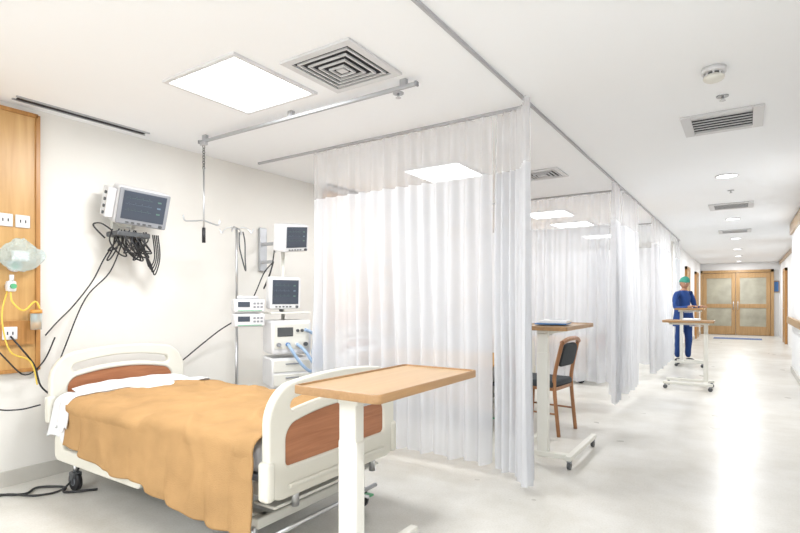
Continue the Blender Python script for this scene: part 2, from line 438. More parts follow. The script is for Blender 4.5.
# ------------------------------------------------------------------ curtains
def curtain(path, z0, z1, lam, amp, zmesh, seed=0, per=0.010):
    P = [Vector((p[0], p[1], 0)) for p in path]
    seg = [(P[i+1]-P[i]).length for i in range(len(P)-1)]; L = sum(seg)
    nu = max(30, int(L/per)); nv = 36
    def at(s):
        d = s*L
        for i, l in enumerate(seg):
            if d <= l or i == len(seg)-1:
                t = (P[i+1]-P[i]).normalized()
                return P[i]+t*d, t
            d -= l
    def tang(s):
        a, _ = at(max(0, s-0.02)); b, _ = at(min(1, s+0.02)); t = (b-a); t.normalize(); return t
    def fn(u, v):
        p, _ = at(u); t = tang(u); n = Vector((-t.y, t.x, 0))
        z = z1+(z0-z1)*v
        s = u*L
        nz = noise.noise(Vector((s*2.3, seed*7.1, 0)))
        nz2 = noise.noise(Vector((s*6+seed, v*1.2, seed*3.3)))
        nz3 = noise.noise(Vector((s*3.1+seed*2, v*0.7, 9.1)))
        ph = 2*math.pi*(s/lam)+nz*4.0+seed+0.9*v*nz3
        a = amp*(0.45+0.55*min(1, v*1.6))*(0.85+0.9*nz2)
        off = a*math.sin(ph)+0.30*a*math.sin(2*ph+1.3+v)
        sid = 0.45*a*math.cos(ph)*min(1, v*2)
        w = 0.03*v*noise.noise(Vector((s*1.5, v*2, seed)))
        edge = 0.012*math.sin(ph*0.5)*(v > 0.98)
        q = p+n*(off+w)+t*sid
        return (q.x, q.y, z+edge)
    vm = (z1-zmesh)/(z1-z0)
    o = grid_mesh('privacy_curtain', fn, nu, nv, [M['curtain'], M['mesh']], None, lambda v: 1 if v < vm else 0)
    return o
ZT = 2.535
curtain([(-3.18, 3.40), (-1.48, 3.40)], 0.08, ZT, 0.120, 0.046, 2.14, 1, per=0.007)
curtain([(-1.46, 3.41), (-1.30, 3.38), (-1.20, 3.30), (-1.14, 3.18)], 0.06, ZT, 0.056, 0.042, 2.14, 2, per=0.004)
curtain([(-3.95, 6.60), (-1.35, 6.60)], 0.24, ZT, 0.13, 0.044, 2.14, 3)
curtain([(-1.32, 6.6), (-1.20, 6.4), (-1.19, 6.0)], 0.10, ZT, 0.06, 0.04, 2.14, 4, per=0.006)
curtain([(-1.22, 6.65), (-1.20, 7.4)], 0.12, ZT, 0.07, 0.035, 2.14, 14, per=0.006)
curtain([(-3.95, 9.80), (-1.3, 9.80)], 0.14, ZT, 0.12, 0.03, 2.14, 5)
curtain([(-1.2, 8.9), (-1.2, 11.2)], 0.10, ZT, 0.09, 0.04, 2.14, 6)
curtain([(-1.3, 13.0), (-1.2, 12.9), (-1.2, 12.3)], 0.10, ZT, 0.08, 0.04, 2.14, 8)

# ------------------------------------------------------------------ wall service panels
def service_panel(y0, y1):
    r = emp('bedhead_service_panel')
    box('board', (-4.085, (y0+y1)/2, 1.635), (0.03, y1-y0, 1.73), M['panelwood'], r)
    for y in (y0, y1): box('edge_trim', (-4.078, y, 1.635), (0.045, 0.025, 1.75), M['panelwood_d'], r)
    for z in (0.765, 2.505): box('rail_trim', (-4.078, (y0+y1)/2, z), (0.045, y1-y0, 0.025), M['panelwood_d'], r)
    box('raceway', (-4.06, (y0+y1)/2, 1.02), (0.02, y1-y0-0.05, 0.16), M['panelwood_d'], r)
    for yy in (y1-0.09, y1-0.19, y1-0.50, y1-0.62):
        box('socket_plate', (-4.064, yy, 1.77), (0.012, 0.085, 0.085), M['white'], r, 0.004)
        for q in (-0.015, 0.015): box('socket_slot', (-4.057, yy+q, 1.77), (0.003, 0.006, 0.02), M['dark'], r)
    for yy in (y1-0.17, y1-0.31):
        box('socket_plate', (-4.047, yy, 1.02), (0.012, 0.085, 0.085), M['white'], r, 0.004)
        for q in (-0.015, 0.015): box('socket_slot', (-4.040, yy+q, 1.02), (0.003, 0.006, 0.02), M['dark'], r)
    for i, yy in enumerate((y1-0.14, y1-0.27, y1-0.40)):
        cyl('gas_outlet', (-4.07, yy, 1.47), (-4.045, yy, 1.47), 0.042, M['white'], r)
        cyl('gas_outlet_ring', (-4.045, yy, 1.47), (-4.040, yy, 1.47), 0.022, [M['green'], M['blue'], M['tube_yel']][i], r)
    return r
service_panel(0.35, 1.60); service_panel(4.55, 5.9); service_panel(7.6, 9.0)
# crumpled plastic bag hung on the panel
r = emp('clear_plastic_bag', (-3.985, 1.47, 1.53))
def bagfn(u, v):
    a = 2*math.pi*u
    prof = math.sin(math.pi*min(1, 0.10+0.86*v))**0.6
    rx = 0.042*prof; ry = (0.055+0.085*min(1, v*2.2))*prof
    c = Vector((rx*math.cos(a), ry*math.sin(a), 0.11-0.21*v))
    n = noise.noise(c*22)*0.030+abs(noise.noise(c*48))*0.022
    return (c.x*(1+n*8), c.y*(1+n*5), c.z+n*0.5)
grid_mesh('film', bagfn, 70, 36, [M['bag']], r, smooth=False)
box('mask_inside', (0, 0.0, 0.0), (0.03, 0.10, 0.07), M['paper'], r, 0.012)
r = emp('oxygen_flowmeter', (-4.0, 1.42, 1.33))
box('body', (0, 0, 0), (0.05, 0.05, 0.07), M['white'], r, 0.01)
cyl('tube', (0.01, 0, 0.03), (0.01, 0, 0.075), 0.013, M['white'], r)
box('wall_adaptor', (-0.04, 0, 0.0), (0.05, 0.03, 0.03), M['steel'], r, 0.004)
cyl('knob', (0.02, 0, -0.0), (0.05, 0, 0.0), 0.016, M['green'], r)
sweep('yellow_hose', [(0, 0, -0.03), (0.02, 0.0, -0.10), (0.03, 0.06, -0.16), (0.02, 0.13, -0.10), (0.02, 0.16, -0.15)], 0.006, M['tube_yel'], r, n=8)
sweep('yellow_hose_lower', [(0, -0.02, -0.03), (0.03, -0.06, -0.2), (0.04, -0.02, -0.42), (0.03, 0.10, -0.50), (0.03, 0.14, -0.66)], 0.005, M['tube_yel'], r, n=8)
r = emp('suction_bottle', (-4.0, 1.565, 1.10))
cyl('jar', (0, 0, -0.06), (0, 0, 0.05), 0.033, M['bag'], r)
cyl('lid', (0, 0, 0.05), (0, 0, 0.075), 0.036, M['orange'], r)
cyl('fluid', (0, 0, -0.055), (0, 0, -0.01), 0.029, M['orange'], r)
box('mount', (-0.045, 0, 0.03), (0.03, 0.03, 0.06), M['steel'], r)

# ------------------------------------------------------------------ monitors
def monitor_parts(r, w=0.34, h=0.27, d=0.16, bez=None):
    bez = bez or M['grey']
    box('housing', (0, d/2, 0), (w, d, h), M['white'], r, 0.02, 3, )
    box('bezel', (0, -0.008, 0), (w*0.97, 0.024, h*0.95), bez, r, 0.008)
    box('screen', (-0.0*w, -0.021, 0.04*h), (w*0.82, 0.004, h*0.74), M['screen'], r)
    for k, (mm, zf) in enumerate([(M['trace_g'], 0.24), (M['trace_c'], 0.08), (M['trace_g'], -0.08)]):
        pts = []
        for i in range(41):
            xx = -0.36*w+i*0.50*w/40
            sp = 0.05*h if i % 10 == 5 else (-0.02*h if i % 10 == 6 else 0)
            pts.append((xx, -0.0238, zf*h+sp))
        sweep('trace', pts, 0.0008, mm, r, n=4, smooth_path=False)
        box('reading', (0.28*w, -0.0235, zf*h), (0.07*w, 0.001, 0.04*h), mm, r)
    for i in range(5): box('button', (-0.28*w+i*0.11*w, -0.022, -0.41*h), (0.06*w, 0.006, 0.04*h), M['dgrey'], r)
    cyl('rotary_knob', (0.36*w, -0.02, -0.41*h), (0.36*w, -0.035, -0.41*h), 0.012, M['dgrey'], r)
r = emp('patient_monitor', (-3.80, 2.20, 1.93), (math.radians(16), math.radians(4), math.radians(78)))
monitor_parts(r, 0.37, 0.28, 0.17)
box('module_rack', (-0.215, 0.10, 0.0), (0.06, 0.14, 0.22), M['white'], r, 0.01)
for k in range(4): cyl('connector', (-0.247, 0.06, 0.07-k*0.05), (-0.258, 0.06, 0.07-k*0.05), 0.012, M['dgrey'], r, 10)
br = emp('monitor_wall_bracket')
box('wall_plate', (-4.085, 2.16, 1.80), (0.03, 0.10, 0.26), M['creamp'], br, 0.005)
cyl('arm', (-4.07, 2.16, 1.84), (-3.92, 2.19, 1.80), 0.02, M['creamp'], br)
box('cable_basket', (-3.93, 2.16, 1.735), (0.16, 0.26, 0.04), M['dgrey'], br, 0.01)
# cable bundle
r = emp('monitor_cable_bundle')
random.seed(3)
for k in range(16):
    y0 = 2.14+random.uniform(-0.12, 0.12); x0 = -3.93+random.uniform(-0.05, 0.07)
    dp = random.uniform(0.10, 0.22); wd = random.uniform(0.04, 0.12)*random.choice((-1, 1))
    sweep('coil', [(x0, y0, 1.75), (x0+0.03, y0+wd*0.5, 1.75-dp*0.6), (x0+0.02, y0+wd, 1.75-dp), (x0, y0+wd*0.4, 1.75-dp*0.9), (x0-0.01, y0-wd*0.4, 1.75-dp*0.4), (x0, y0-wd*0.2, 1.77)], 0.0055, M['black'], r, n=6)
for k in range(4):
    y0 = 2.28+0.015*k
    sweep('sensor_lead', [(-3.93, 2.2, 1.74), (-3.92, y0, 1.60-0.02*k), (-3.92, y0+0.04, 1.50-0.02*k), (-3.93, y0+0.09, 1.58), (-3.94, y0+0.08, 1.76)], 0.005, M['black'], r, n=6)
sweep('lead_left', [(-3.95, 2.05, 1.76), (-3.98, 1.98, 1.81), (-3.99, 1.93, 1.79), (-3.96, 2.00, 1.70)], 0.006, M['black'], r, n=6)
sweep('lead_to_bed', [(-3.93, 2.10, 1.74), (-3.96, 2.00, 1.56), (-4.0, 1.93, 1.38), (-4.0, 1.80, 1.20), (-3.98, 1.68, 1.08), (-3.95, 1.60, 1.0)], 0.005, M['black'], r, n=6)
sweep('lead_to_bed_b', [(-3.93, 2.12, 1.70), (-3.95, 2.03, 1.45), (-4.0, 1.88, 1.25), (-4.02, 1.75, 0.90), (-3.96, 1.66, 0.72)], 0.005, M['black'], r, n=6)
r = emp('power_cord')
sweep('cord_a', [(-4.035, 1.43, 1.0), (-3.98, 1.47, 0.92), (-3.99, 1.55, 0.80), (-3.97, 1.58, 0.66), (-3.93, 1.64, 0.58)], 0.006, M['black'], r, n=7)
sweep('cord_b', [(-4.035, 1.30, 1.0), (-3.97, 1.38, 0.86), (-4.0, 1.50, 0.74), (-3.98, 1.60, 0.82), (-4.0, 1.68, 0.98)], 0.005, M['black'], r, n=7)
sweep('cord_c', [(-4.03, 1.10, 0.72), (-3.97, 1.30, 0.56), (-3.97, 1.45, 0.52), (-3.92, 1.56, 0.54)], 0.005, M['black'], r, n=7)
sweep('cord_floor', [(-4.0, 1.0, 0.4), (-3.98, 1.10, 0.05), (-3.95, 1.3, 0.012), (-3.80, 1.42, 0.012), (-3.86, 1.52, 0.012), (-3.72, 1.62, 0.012), (-3.62, 1.58, 0.012), (-3.5, 1.72, 0.012)], 0.008, M['black'], r, n=7)
sweep('cord_floor_b', [(-4.0, 1.15, 0.2), (-3.98, 1.20, 0.015), (-3.88, 1.36, 0.012), (-3.70, 1.46, 0.012), (-3.66, 1.60, 0.03), (-3.60, 1.68, 0.2)], 0.007, M['black'], r, n=7)

# ------------------------------------------------------------------ hospital bed
def caster(r, x, y, rad=0.06, brake=False):
    cyl('wheel', (x, y-0.016, rad), (x, y+0.016, rad), rad, M['black'], r, 24)
    cyl('hub', (x, y-0.019, rad), (x, y+0.019, rad), rad*0.45, M['grey'], r, 16)
    box('fork', (x, y, rad*1.75), (rad*1.1, 0.055, rad*0.55), M['dgrey'], r, 0.008)
    for s in (-1, 1): box('fork_side', (x, y+s*0.025, rad*1.25), (rad*0.7, 0.006, rad*1.0), M['dgrey'], r)
    cyl('stem', (x, y, rad*1.9), (x, y, rad*2.9), 0.014, M['steel'], r, 12)
    if brake: box('brake_pedal', (x+0.06, y, rad*1.5), (0.07, 0.04, 0.012), M['green'], r, 0.004)

def hospital_bed(cx, cy, seed=0):
    r = emp('hospital_bed', (cx, cy, 0))
    # head and foot boards
    def board(nm, x, z0, z1, rise):
        h = z1-z0
        outer = rrect(0, (z0+z1)/2, 0.97, h, 0.09, 0.15, rise)
        slot = [rrect(0.0, z1-0.085, 0.70, 0.055, 0.026, 0.026, rise*0.75, sideshrink=0.0001)]
        inl = rrect(0, z0+h*0.47, 0.76, h*0.36, 0.025, 0.06, 0.05)
        panel(nm, outer, slot+[inl], 0.05, M['cream'], r, x, 0.012)
        inl2 = rrect(0, z0+h*0.47, 0.768, h*0.36+0.006, 0.025, 0.06, 0.05)
        panel(nm+'_inlay', inl2, [], 0.026, M['redwood'], r, x, 0.002)
        for s in (-1, 1):
            box(nm+'_bumper', (x, s*0.475, z0+0.10), (0.07, 0.055, 0.18), M['cream'], r, 0.02, 3)
            cyl(nm+'_post', (x-0.0, s*0.30, z0-0.06), (x, s*0.30, z0+0.06), 0.018, M['steel'], r)
    board('headboard', -1.03, 0.42, 0.86, 0.055)
    board('footboard', 1.03, 0.34, 0.84, 0.045)
    box('footboard_lower_lip', (1.06, 0, 0.395), (0.02, 0.74, 0.02), M['cream'], r, 0.006)
    # deck and frame
    box('mattress', (0, 0, 0.52), (1.96, 0.90, 0.15), M['sheet'], r, 0.045, 4)
    box('deck', (0, 0, 0.425), (1.98, 0.88, 0.03), M['grey'], r, 0.006)
    for s in (-1, 1):
        box('side_beam', (0, s*0.42, 0.38), (2.0, 0.04, 0.07), M['creamp'], r, 0.008)
        panel('side_rail', rrect(-0.42, 0.30, 1.0, 0.17, 0.05, 0.05), [rrect(-0.42, 0.315, 0.78, 0.035, 0.015, 0.015)], 0.03, M['cream'], r, s*0.485, 0.008, plane='XZ')
        for xx in (-0.7, -0.2): box('rail_arm', (xx, s*0.455, 0.33), (0.04, 0.04, 0.12), M['steel'], r, 0.006)
        box('base_beam', (0, s*0.33, 0.19), (1.75, 0.05, 0.05), M['creamp'], r, 0.008)
    for xx in (-0.86, 0.86):
        box('base_cross', (xx, 0, 0.19), (0.06, 0.80, 0.05), M['creamp'], r, 0.008)
    for xx in (-0.5, 0.45):
        for s in (-1, 1):
            cyl('lift_arm', (xx-0.18, s*0.25, 0.21), (xx+0.18, s*0.25, 0.40), 0.02, M['steel'], r)
        cyl('lift_shaft', (xx+0.18, -0.40, 0.39), (xx+0.18, 0.40, 0.39), 0.016, M['steel'], r)
        cyl('actuator', (xx-0.3, 0.0, 0.23), (xx+0.16, 0.0, 0.36), 0.03, M['dgrey'], r)
    box('motor_box', (0.2, 0.12, 0.28), (0.30, 0.16, 0.10), M['grey'], r, 0.015)
    box('foot_tray', (0.93, 0, 0.29), (0.14, 0.80, 0.015), M['creamp'], r, 0.004)
    cyl('foot_pedal_bar', (0.98, -0.40, 0.16), (0.98, 0.40, 0.16), 0.012, M['steel'], r)
    sweep('crank_handle', [(1.0, 0.12, 0.27), (1.09, 0.12, 0.27), (1.09, 0.12, 0.21), (1.14, 0.12, 0.21)], 0.009, M['steel'], r, smooth_path=False)
    for xx in (-0.86, 0.86):
        for s in (-1, 1): caster(r, xx, s*0.40, 0.06, xx > 0)
    me = bpy.data.meshes.new('pillow')
    verts = []; faces = []
    nx, ny = 22, 40
    for side in (1, -1):
        for i in range(nx+1):
            for j in range(ny+1):
                a = -1+2*i/nx; b = -1+2*j/ny
                e = max(0, (1-abs(a)**3.0))**0.55*max(0, (1-abs(b)**4.0))**0.5
                z = side*0.045*e+(0.012*noise.noise(Vector((a*2, b*4, seed+side)))*e)
                pinch = 1-0.06*(abs(a*b))
                verts.append((a*0.17*pinch, b*0.40*pinch, z))
    base = (nx+1)*(ny+1)
    for sidx in range(2):
        for i in range(nx):
            for j in range(ny):
                a = sidx*base+i*(ny+1)+j
                f = (a, a+ny+1, a+ny+2, a+1)
                faces.append(f if sidx == 0 else f[::-1])
    me.from_pydata(verts, [], faces); me.update()
    link_mesh('pillow', me, M['sheet'], r, True, loc=(-0.81, 0.0, 0.630), rot=(0, math.radians(6), 0))
    def drape(nm, x0, x1, zt, near_fn, far_z, m, off, nu, nv, wr):
        yr = 0.475+off; rad = 0.05
        def fn(u, v):
            x = x0+(x1-x0)*u
            zb = near_fn(u)
            L1 = (zt-rad)-zb; La = rad*math.pi/2; L2 = 2*(yr-rad); L3 = (zt-rad)-far_z
            T = L1+La+L2+La+L3; s = v*T
            hang = 0; 
            if s < L1: y = -yr; z = zb+s; hang = 1-s/L1; nrm = Vector((0, -1, 0))
            elif s < L1+La:
                a = (s-L1)/rad; y = -yr+rad-rad*math.cos(a); z = zt-rad+rad*math.sin(a); nrm = Vector((0, -math.cos(a), math.sin(a)))
            elif s < L1+La+L2: y = -yr+rad+(s-L1-La); z = zt; nrm = Vector((0, 0, 1))
            elif s < L1+La+L2+La:
                a = (s-L1-La-L2)/rad; y = yr-rad+rad*math.sin(a); z = zt-rad+rad*math.cos(a); nrm = Vector((0, math.sin(a), math.cos(a)))
            else: y = yr; z = zt-rad-(s-L1-2*La-L2); hang = (s-L1-2*La-L2)/L3; nrm = Vector((0, 1, 0))
            p = Vector((x, y, z))
            # blanket surface coordinate measured from the near top edge, so folds run over the edge
            sc = s-L1
            q = Vector((x*3.1, sc*3.0, seed))
            w = wr*(noise.noise(q)+0.6*noise.noise(q*2.1)+0.3*noise.noise(q*5))
            rid = 1-abs(noise.noise(Vector((x*2.2+sc*1.1, sc*2.4-x*0.8, seed+5))))*4.0
            w += wr*1.1*max(0, rid)**2
            fold = hang*(0.020*math.sin(x*11+2.5*noise.noise(Vector((x*1.5, seed, 1)))+sc*1.5)+0.010*math.sin(x*26+1))
            d = w*(1.0 if hang == 0 else 0.6)+abs(fold)*1.1+0.012*hang
            crown = 0.018*max(0, 1-(y/yr)**2) if hang == 0 else 0
            p += nrm*(d+0.010); p.z += crown
            if u < 0.02: p.x += 0.02*noise.noise(Vector((s*4, seed, 3)))
            return tuple(p)
        o = grid_mesh(nm, fn, nu, nv, [m], r)
        so = o.modifiers.new('thick', 'SOLIDIFY'); so.thickness = 0.008; so.offset = 1
        return o
    drape('bed_sheet', -0.97, -0.60, 0.592, lambda u: 0.36+0.02*math.sin(u*9), 0.42, M['sheet'], -0.006, 24, 110, 0.008)
    drape('blanket', -0.74, 0.985, 0.600, lambda u: 0.34-0.17*u+0.012*math.sin(u*15), 0.40, M['blanket'], 0.018, 130, 150, 0.018)
    drape('sheet_turn_down', -0.80, -0.68, 0.618, lambda u: 0.44+0.02*math.sin(u*9), 0.45, M['sheet'], 0.026, 12, 110, 0.010)
    return r
hospital_bed(-2.78, 2.05, 1)
hospital_bed(-2.98, 5.10, 4)
hospital_bed(-2.9, 8.35, 9)

# ------------------------------------------------------------------ overbed tables
def overbed_table(x, y, h, rot=0, w=0.40, l=0.80, fwd=0.0):
    r = emp('overbed_table', (x, y, 0), (0, 0, rot))
    panel('top', rrect(0, 0, w, l, 0.02, 0.02), [], 0.022, M['tablewood'], r, h-0.012, 0.003, plane='XY')
    panel('edge_band', rrect(0, 0, w+0.010, l+0.010, 0.024, 0.024), [rrect(0, 0, w-0.012, l-0.012, 0.018, 0.018)], 0.032, M['tableedge'], r, h-0.010, 0.003, plane='XY')
    box('support_channel', (0, 0.0, h-0.045), (0.09, l*0.8, 0.03), M['creamp'], r, 0.004)
    py = -l/2+0.10
    box('post_outer', (0, py, 0.06+(h-0.25)/2), (0.085, 0.055, h-0.25), M['creamp'], r, 0.008)
    box('post_inner', (0, py, h-0.18), (0.078, 0.050, 0.26), M['creamp'], r, 0.005)
    box('height_lever', (0.0, py+0.12, h-0.075), (0.02, 0.16, 0.010), M['steel'], r, 0.003)
    bw = min(0.42, w)
    box('base_cross', (0, py, 0.085), (bw, 0.06, 0.04), M['creamp'], r, 0.006)
    for s in (-1, 1):
        box('base_leg', (s*bw/2, fwd, 0.085), (0.045, l*0.98, 0.035), M['creamp'], r, 0.006)
        for yy in (fwd-l*0.44, fwd+l*0.44): 
            cyl('caster_wheel', (s*bw/2-0.012, yy, 0.028), (s*bw/2+0.012, yy, 0.028), 0.028, M['dgrey'], r, 16)
            box('caster_fork', (s*bw/2, yy, 0.058), (0.034, 0.03, 0.022), M['grey'], r, 0.004)
    return r
overbed_table(-1.20, 1.76, 0.92, 0, 0.385, 0.75, 0.10)
overbed_table(-1.27, 4.17, 1.04, 0, 0.40, 0.80, 0.03)
r = emp('chart_folder', (-1.28, 4.15, 1.047), (0, 0, 0.15))
box('cover', (0, 0, 0.006), (0.24, 0.32, 0.01), M['blue'], r, 0.003)
box('sheets', (0.01, 0.02, 0.02), (0.22, 0.30, 0.018), M['paper'], r, 0.002)
box('clip', (0, 0.14, 0.032), (0.10, 0.03, 0.008), M['steel'], r, 0.002)
overbed_table(-0.66, 8.35, 0.95, math.radians(90), w=0.40, l=0.62)
r = emp('paper_stack', (-0.62, 8.33, 0.957))
box('sheets', (0, 0, 0.012), (0.21, 0.30, 0.022), M['paper'], r, 0.002)
box('pen', (0.02, 0.02, 0.027), (0.008, 0.14, 0.008), M['blue'], r, 0.002)
overbed_table(-0.86, 11.15, 1.08, math.radians(-90), w=0.36, l=0.48)

# ------------------------------------------------------------------ chair
def chair(x, y, rot):
    r = emp('visitor_chair', (x, y, 0), (0, 0, rot))   # faces local -X
    for s in (-1, 1):
        sweep('rear_leg', [(0.24, s*0.20, 0.0), (0.20, s*0.20, 0.42), (0.21, s*0.20, 0.60), (0.27, s*0.19, 0.86)], 0.018, M['chairwood'], r)
        sweep('front_leg', [(-0.21, s*0.20, 0.0), (-0.19, s*0.20, 0.44)], [0.014, 0.019], M['chairwood'], r, smooth_path=False)
        cyl('stretcher', (-0.20, s*0.20, 0.20), (0.21, s*0.20, 0.20), 0.009, M['chairwood'], r)
        box('seat_rail', (0, s*0.20, 0.425), (0.42, 0.020, 0.03), M['chairwood'], r, 0.004)
    box('front_rail', (-0.19, 0, 0.425), (0.020, 0.40, 0.03), M['chairwood'], r, 0.004)
    box('back_rail', (0.20, 0, 0.425), (0.020, 0.40, 0.03), M['chairwood'], r, 0.004)
    box('seat_cushion', (-0.01, 0, 0.468), (0.44, 0.44, 0.065), M['chairfab'], r, 0.024, 4)
    sweep('top_rail', [(0.27, -0.20, 0.85), (0.285, -0.10, 0.88), (0.29, 0, 0.885), (0.285, 0.10, 0.88), (0.27, 0.20, 0.85)], 0.022, M['chairwood'], r)
    o = panel('back_pad', rrect(0, 0, 0.34, 0.22, 0.06, 0.09), [], 0.04, M['chairfab'], r, 0, 0.014)
    o.location = (0.243, 0, 0.735); o.rotation_euler = (0, math.radians(13), 0)
chair(-1.62, 4.93, math.radians(-6))

# ------------------------------------------------------------------ equipment by the wall
def fivestar(r, rad, z=0.07):
    for k in range(5):
        a = k*2*math.pi/5+0.3
        sweep('base_leg', [(0, 0, z+0.03), (rad*0.5*math.cos(a), rad*0.5*math.sin(a), z+0.02), (rad*math.cos(a), rad*math.sin(a), z)], 0.013, M['steel'], r)
        ball('caster', (rad*math.cos(a), rad*math.sin(a), 0.032), (0.03, 0.014, 0.032), M['dgrey'], r, 14)
r = emp('iv_pole', (-3.74, 3.02, 0))
fivestar(r, 0.20)
cyl('pole_lower', (0, 0, 0.08), (0, 0, 1.2), 0.014, M['steel'], r)
cyl('pole_upper', (0, 0, 1.2), (0, 0, 1.88), 0.010, M['steel'], r)
for a in (0.6, 0.6+math.pi/2, 0.6+math.pi, 0.6+1.5*math.pi):
    c, s = math.cos(a), math.sin(a)
    sweep('hook', [(0, 0, 1.86), (0.06*c, 0.06*s, 1.88), (0.11*c, 0.11*s, 1.86), (0.13*c, 0.13*s, 1.83), (0.15*c, 0.15*s, 1.87)], 0.005, M['steel'], r)
sweep('stethoscope', [(0.06, -0.02, 1.83), (0.10, -0.05, 1.70), (0.09, 0.0, 1.56), (0.05, 0.06, 1.50), (0.03, 0.07, 1.60), (0.05, 0.05, 1.75), (0.06, 0.02, 1.84)], 0.006, M['dgrey'], r)
cyl('clamp', (0, -0.03, 1.18), (0, 0.03, 1.18), 0.022, M['dgrey'], r)
def pump_parts(r):
    box('housing', (0, 0, 0), (0.26, 0.14, 0.115), M['white'], r, 0.015, 3)
    box('display', (-0.05, -0.072, 0.012), (0.10, 0.004, 0.045), M['screen'], r)
    for i in range(3):
        for j in range(2): box('key', (0.04+i*0.03, -0.072, 0.02-j*0.03), (0.02, 0.005, 0.016), M['grey'], r, 0.002)
    cyl('syringe', (-0.10, -0.03, 0.072), (0.08, -0.03, 0.072), 0.014, M['white'], r)
    box('green_bar', (0, -0.072, -0.042), (0.2, 0.003, 0.006), M['green'], r)
for z in (1.19, 1.065):
    r = emp('syringe_pump', (-3.60, 3.03, z), (0, 0, math.radians(62))); pump_parts(r)
    cyl('pole_clamp', (0.0, 0.06, 0), (0.02, 0.13, 0), 0.012, M['dgrey'], r)

r = emp('ventilator_cart', (-3.47, 3.36, 0), (0, 0, math.radians(62)))
for sx in (-1, 1):
    for sy in (-1, 1):
        cyl('caster_wheel', (sx*0.17-0.012, sy*0.16, 0.035), (sx*0.17+0.012, sy*0.16, 0.035), 0.035, M['dgrey'], r)
        cyl('caster_stem', (sx*0.17, sy*0.16, 0.06), (sx*0.17, sy*0.16, 0.11), 0.010, M['steel'], r)
box('base', (0, 0, 0.125), (0.42, 0.40, 0.05), M['creamp'], r, 0.015)
box('column', (0, 0.08, 0.42), (0.16, 0.12, 0.58), M['creamp'], r, 0.015)
box('drawer_unit', (0, 0, 0.60), (0.36, 0.34, 0.26), M['white'], r, 0.015)
for z in (0.54, 0.66):
    box('drawer_front', (0, -0.172, z), (0.33, 0.01, 0.10), M['creamp'], r, 0.004); box('drawer_pull', (0, -0.182, z+0.02), (0.12, 0.012, 0.012), M['grey'], r, 0.003)
box('ventilator_body', (0, 0, 0.91), (0.36, 0.32, 0.30), M['white'], r, 0.025, 3)
box('front_panel', (0, -0.162, 0.92), (0.31, 0.008, 0.22), M['creamp'], r, 0.003)
box('dark_inset', (-0.06, -0.168, 0.96), (0.14, 0.006, 0.08), M['dgrey'], r, 0.003)
for k in range(4): cyl('port', (-0.12+k*0.08, -0.16, 0.85), (-0.12+k*0.08, -0.195, 0.85), 0.018, [M['grey'], M['blue'], M['white'], M['dgrey']][k], r, 14)
for k in range(3): cyl('dial', (0.05+k*0.04, -0.165, 0.97), (0.05+k*0.04, -0.18, 0.97), 0.014, M['dgrey'], r, 14)
cyl('mast', (0.0, 0.12, 1.05), (0.0, 0.12, 1.74), 0.016, M['creamp'], r)
box('top_shelf', (0.0, 0.02, 1.125), (0.36, 0.32, 0.018), M['creamp'], r, 0.005)
sweep('breathing_hose_a', [(-0.04, -0.19, 0.85), (-0.04, -0.27, 0.82), (0.05, -0.30, 0.68), (0.15, -0.28, 0.62), (0.22, -0.24, 0.75), (0.20, -0.20, 0.92), (0.10, -0.22, 0.98)], 0.014, M['tube_blue'], r, n=10)
sweep('breathing_hose_b', [(0.04, -0.19, 0.85), (0.08, -0.28, 0.80), (0.18, -0.30, 0.66), (0.26, -0.22, 0.70), (0.25, -0.16, 0.90), (0.22, -0.14, 1.02)], 0.014, M['tube_blue'], r, n=10)
ball('breathing_bag', (0.2, -0.25, 0.78), (0.05, 0.04, 0.09), M['tube_blue'], r, 16)
r = emp('ventilator_display', (-3.43, 3.30, 1.30), (math.radians(4), 0, math.radians(64)))
monitor_parts(r, 0.29, 0.29, 0.10, M['white'])
cyl('mount', (0, 0.08, -0.12), (0, 0.10, -0.165), 0.02, M['grey'], r)
r = emp('vital_signs_monitor', (-3.40, 3.40, 1.80), (math.radians(10), math.radians(-6), math.radians(86)))
monitor_parts(r, 0.29, 0.25, 0.14, M['white'])
cyl('mount_arm', (0, 0.12, -0.08), (-0.04, 0.20, -0.10), 0.018, M['grey'], r)
r = emp('equipment_wall_rail')
box('backplate', (-4.08, 3.62, 1.75), (0.03, 0.09, 0.44), M['alu'], r, 0.006)
box('arm', (-3.97, 3.60, 1.80), (0.2, 0.03, 0.03), M['alu'], r, 0.005)
box('arm_lower', (-3.99, 3.60, 1.62), (0.16, 0.03, 0.03), M['alu'], r, 0.005)
sweep('hook_a', [(-3.87, 3.60, 1.80), (-3.85, 3.58, 1.74), (-3.83, 3.56, 1.71), (-3.81, 3.55, 1.76)], 0.006, M['steel'], r)
sweep('cable', [(-3.90, 3.6, 1.62), (-3.86, 3.5, 1.45), (-3.84, 3.42, 1.35), (-3.82, 3.5, 1.55), (-3.86, 3.58, 1.78)], 0.006, M['black'], r, n=6)
sweep('cable_b', [(-3.90, 3.6, 1.62), (-3.87, 3.45, 1.50), (-3.86, 3.32, 1.28), (-3.88, 3.2, 1.1), (-3.98, 3.0, 0.95), (-4.05, 2.7, 0.72)], 0.006, M['black'], r, n=6)

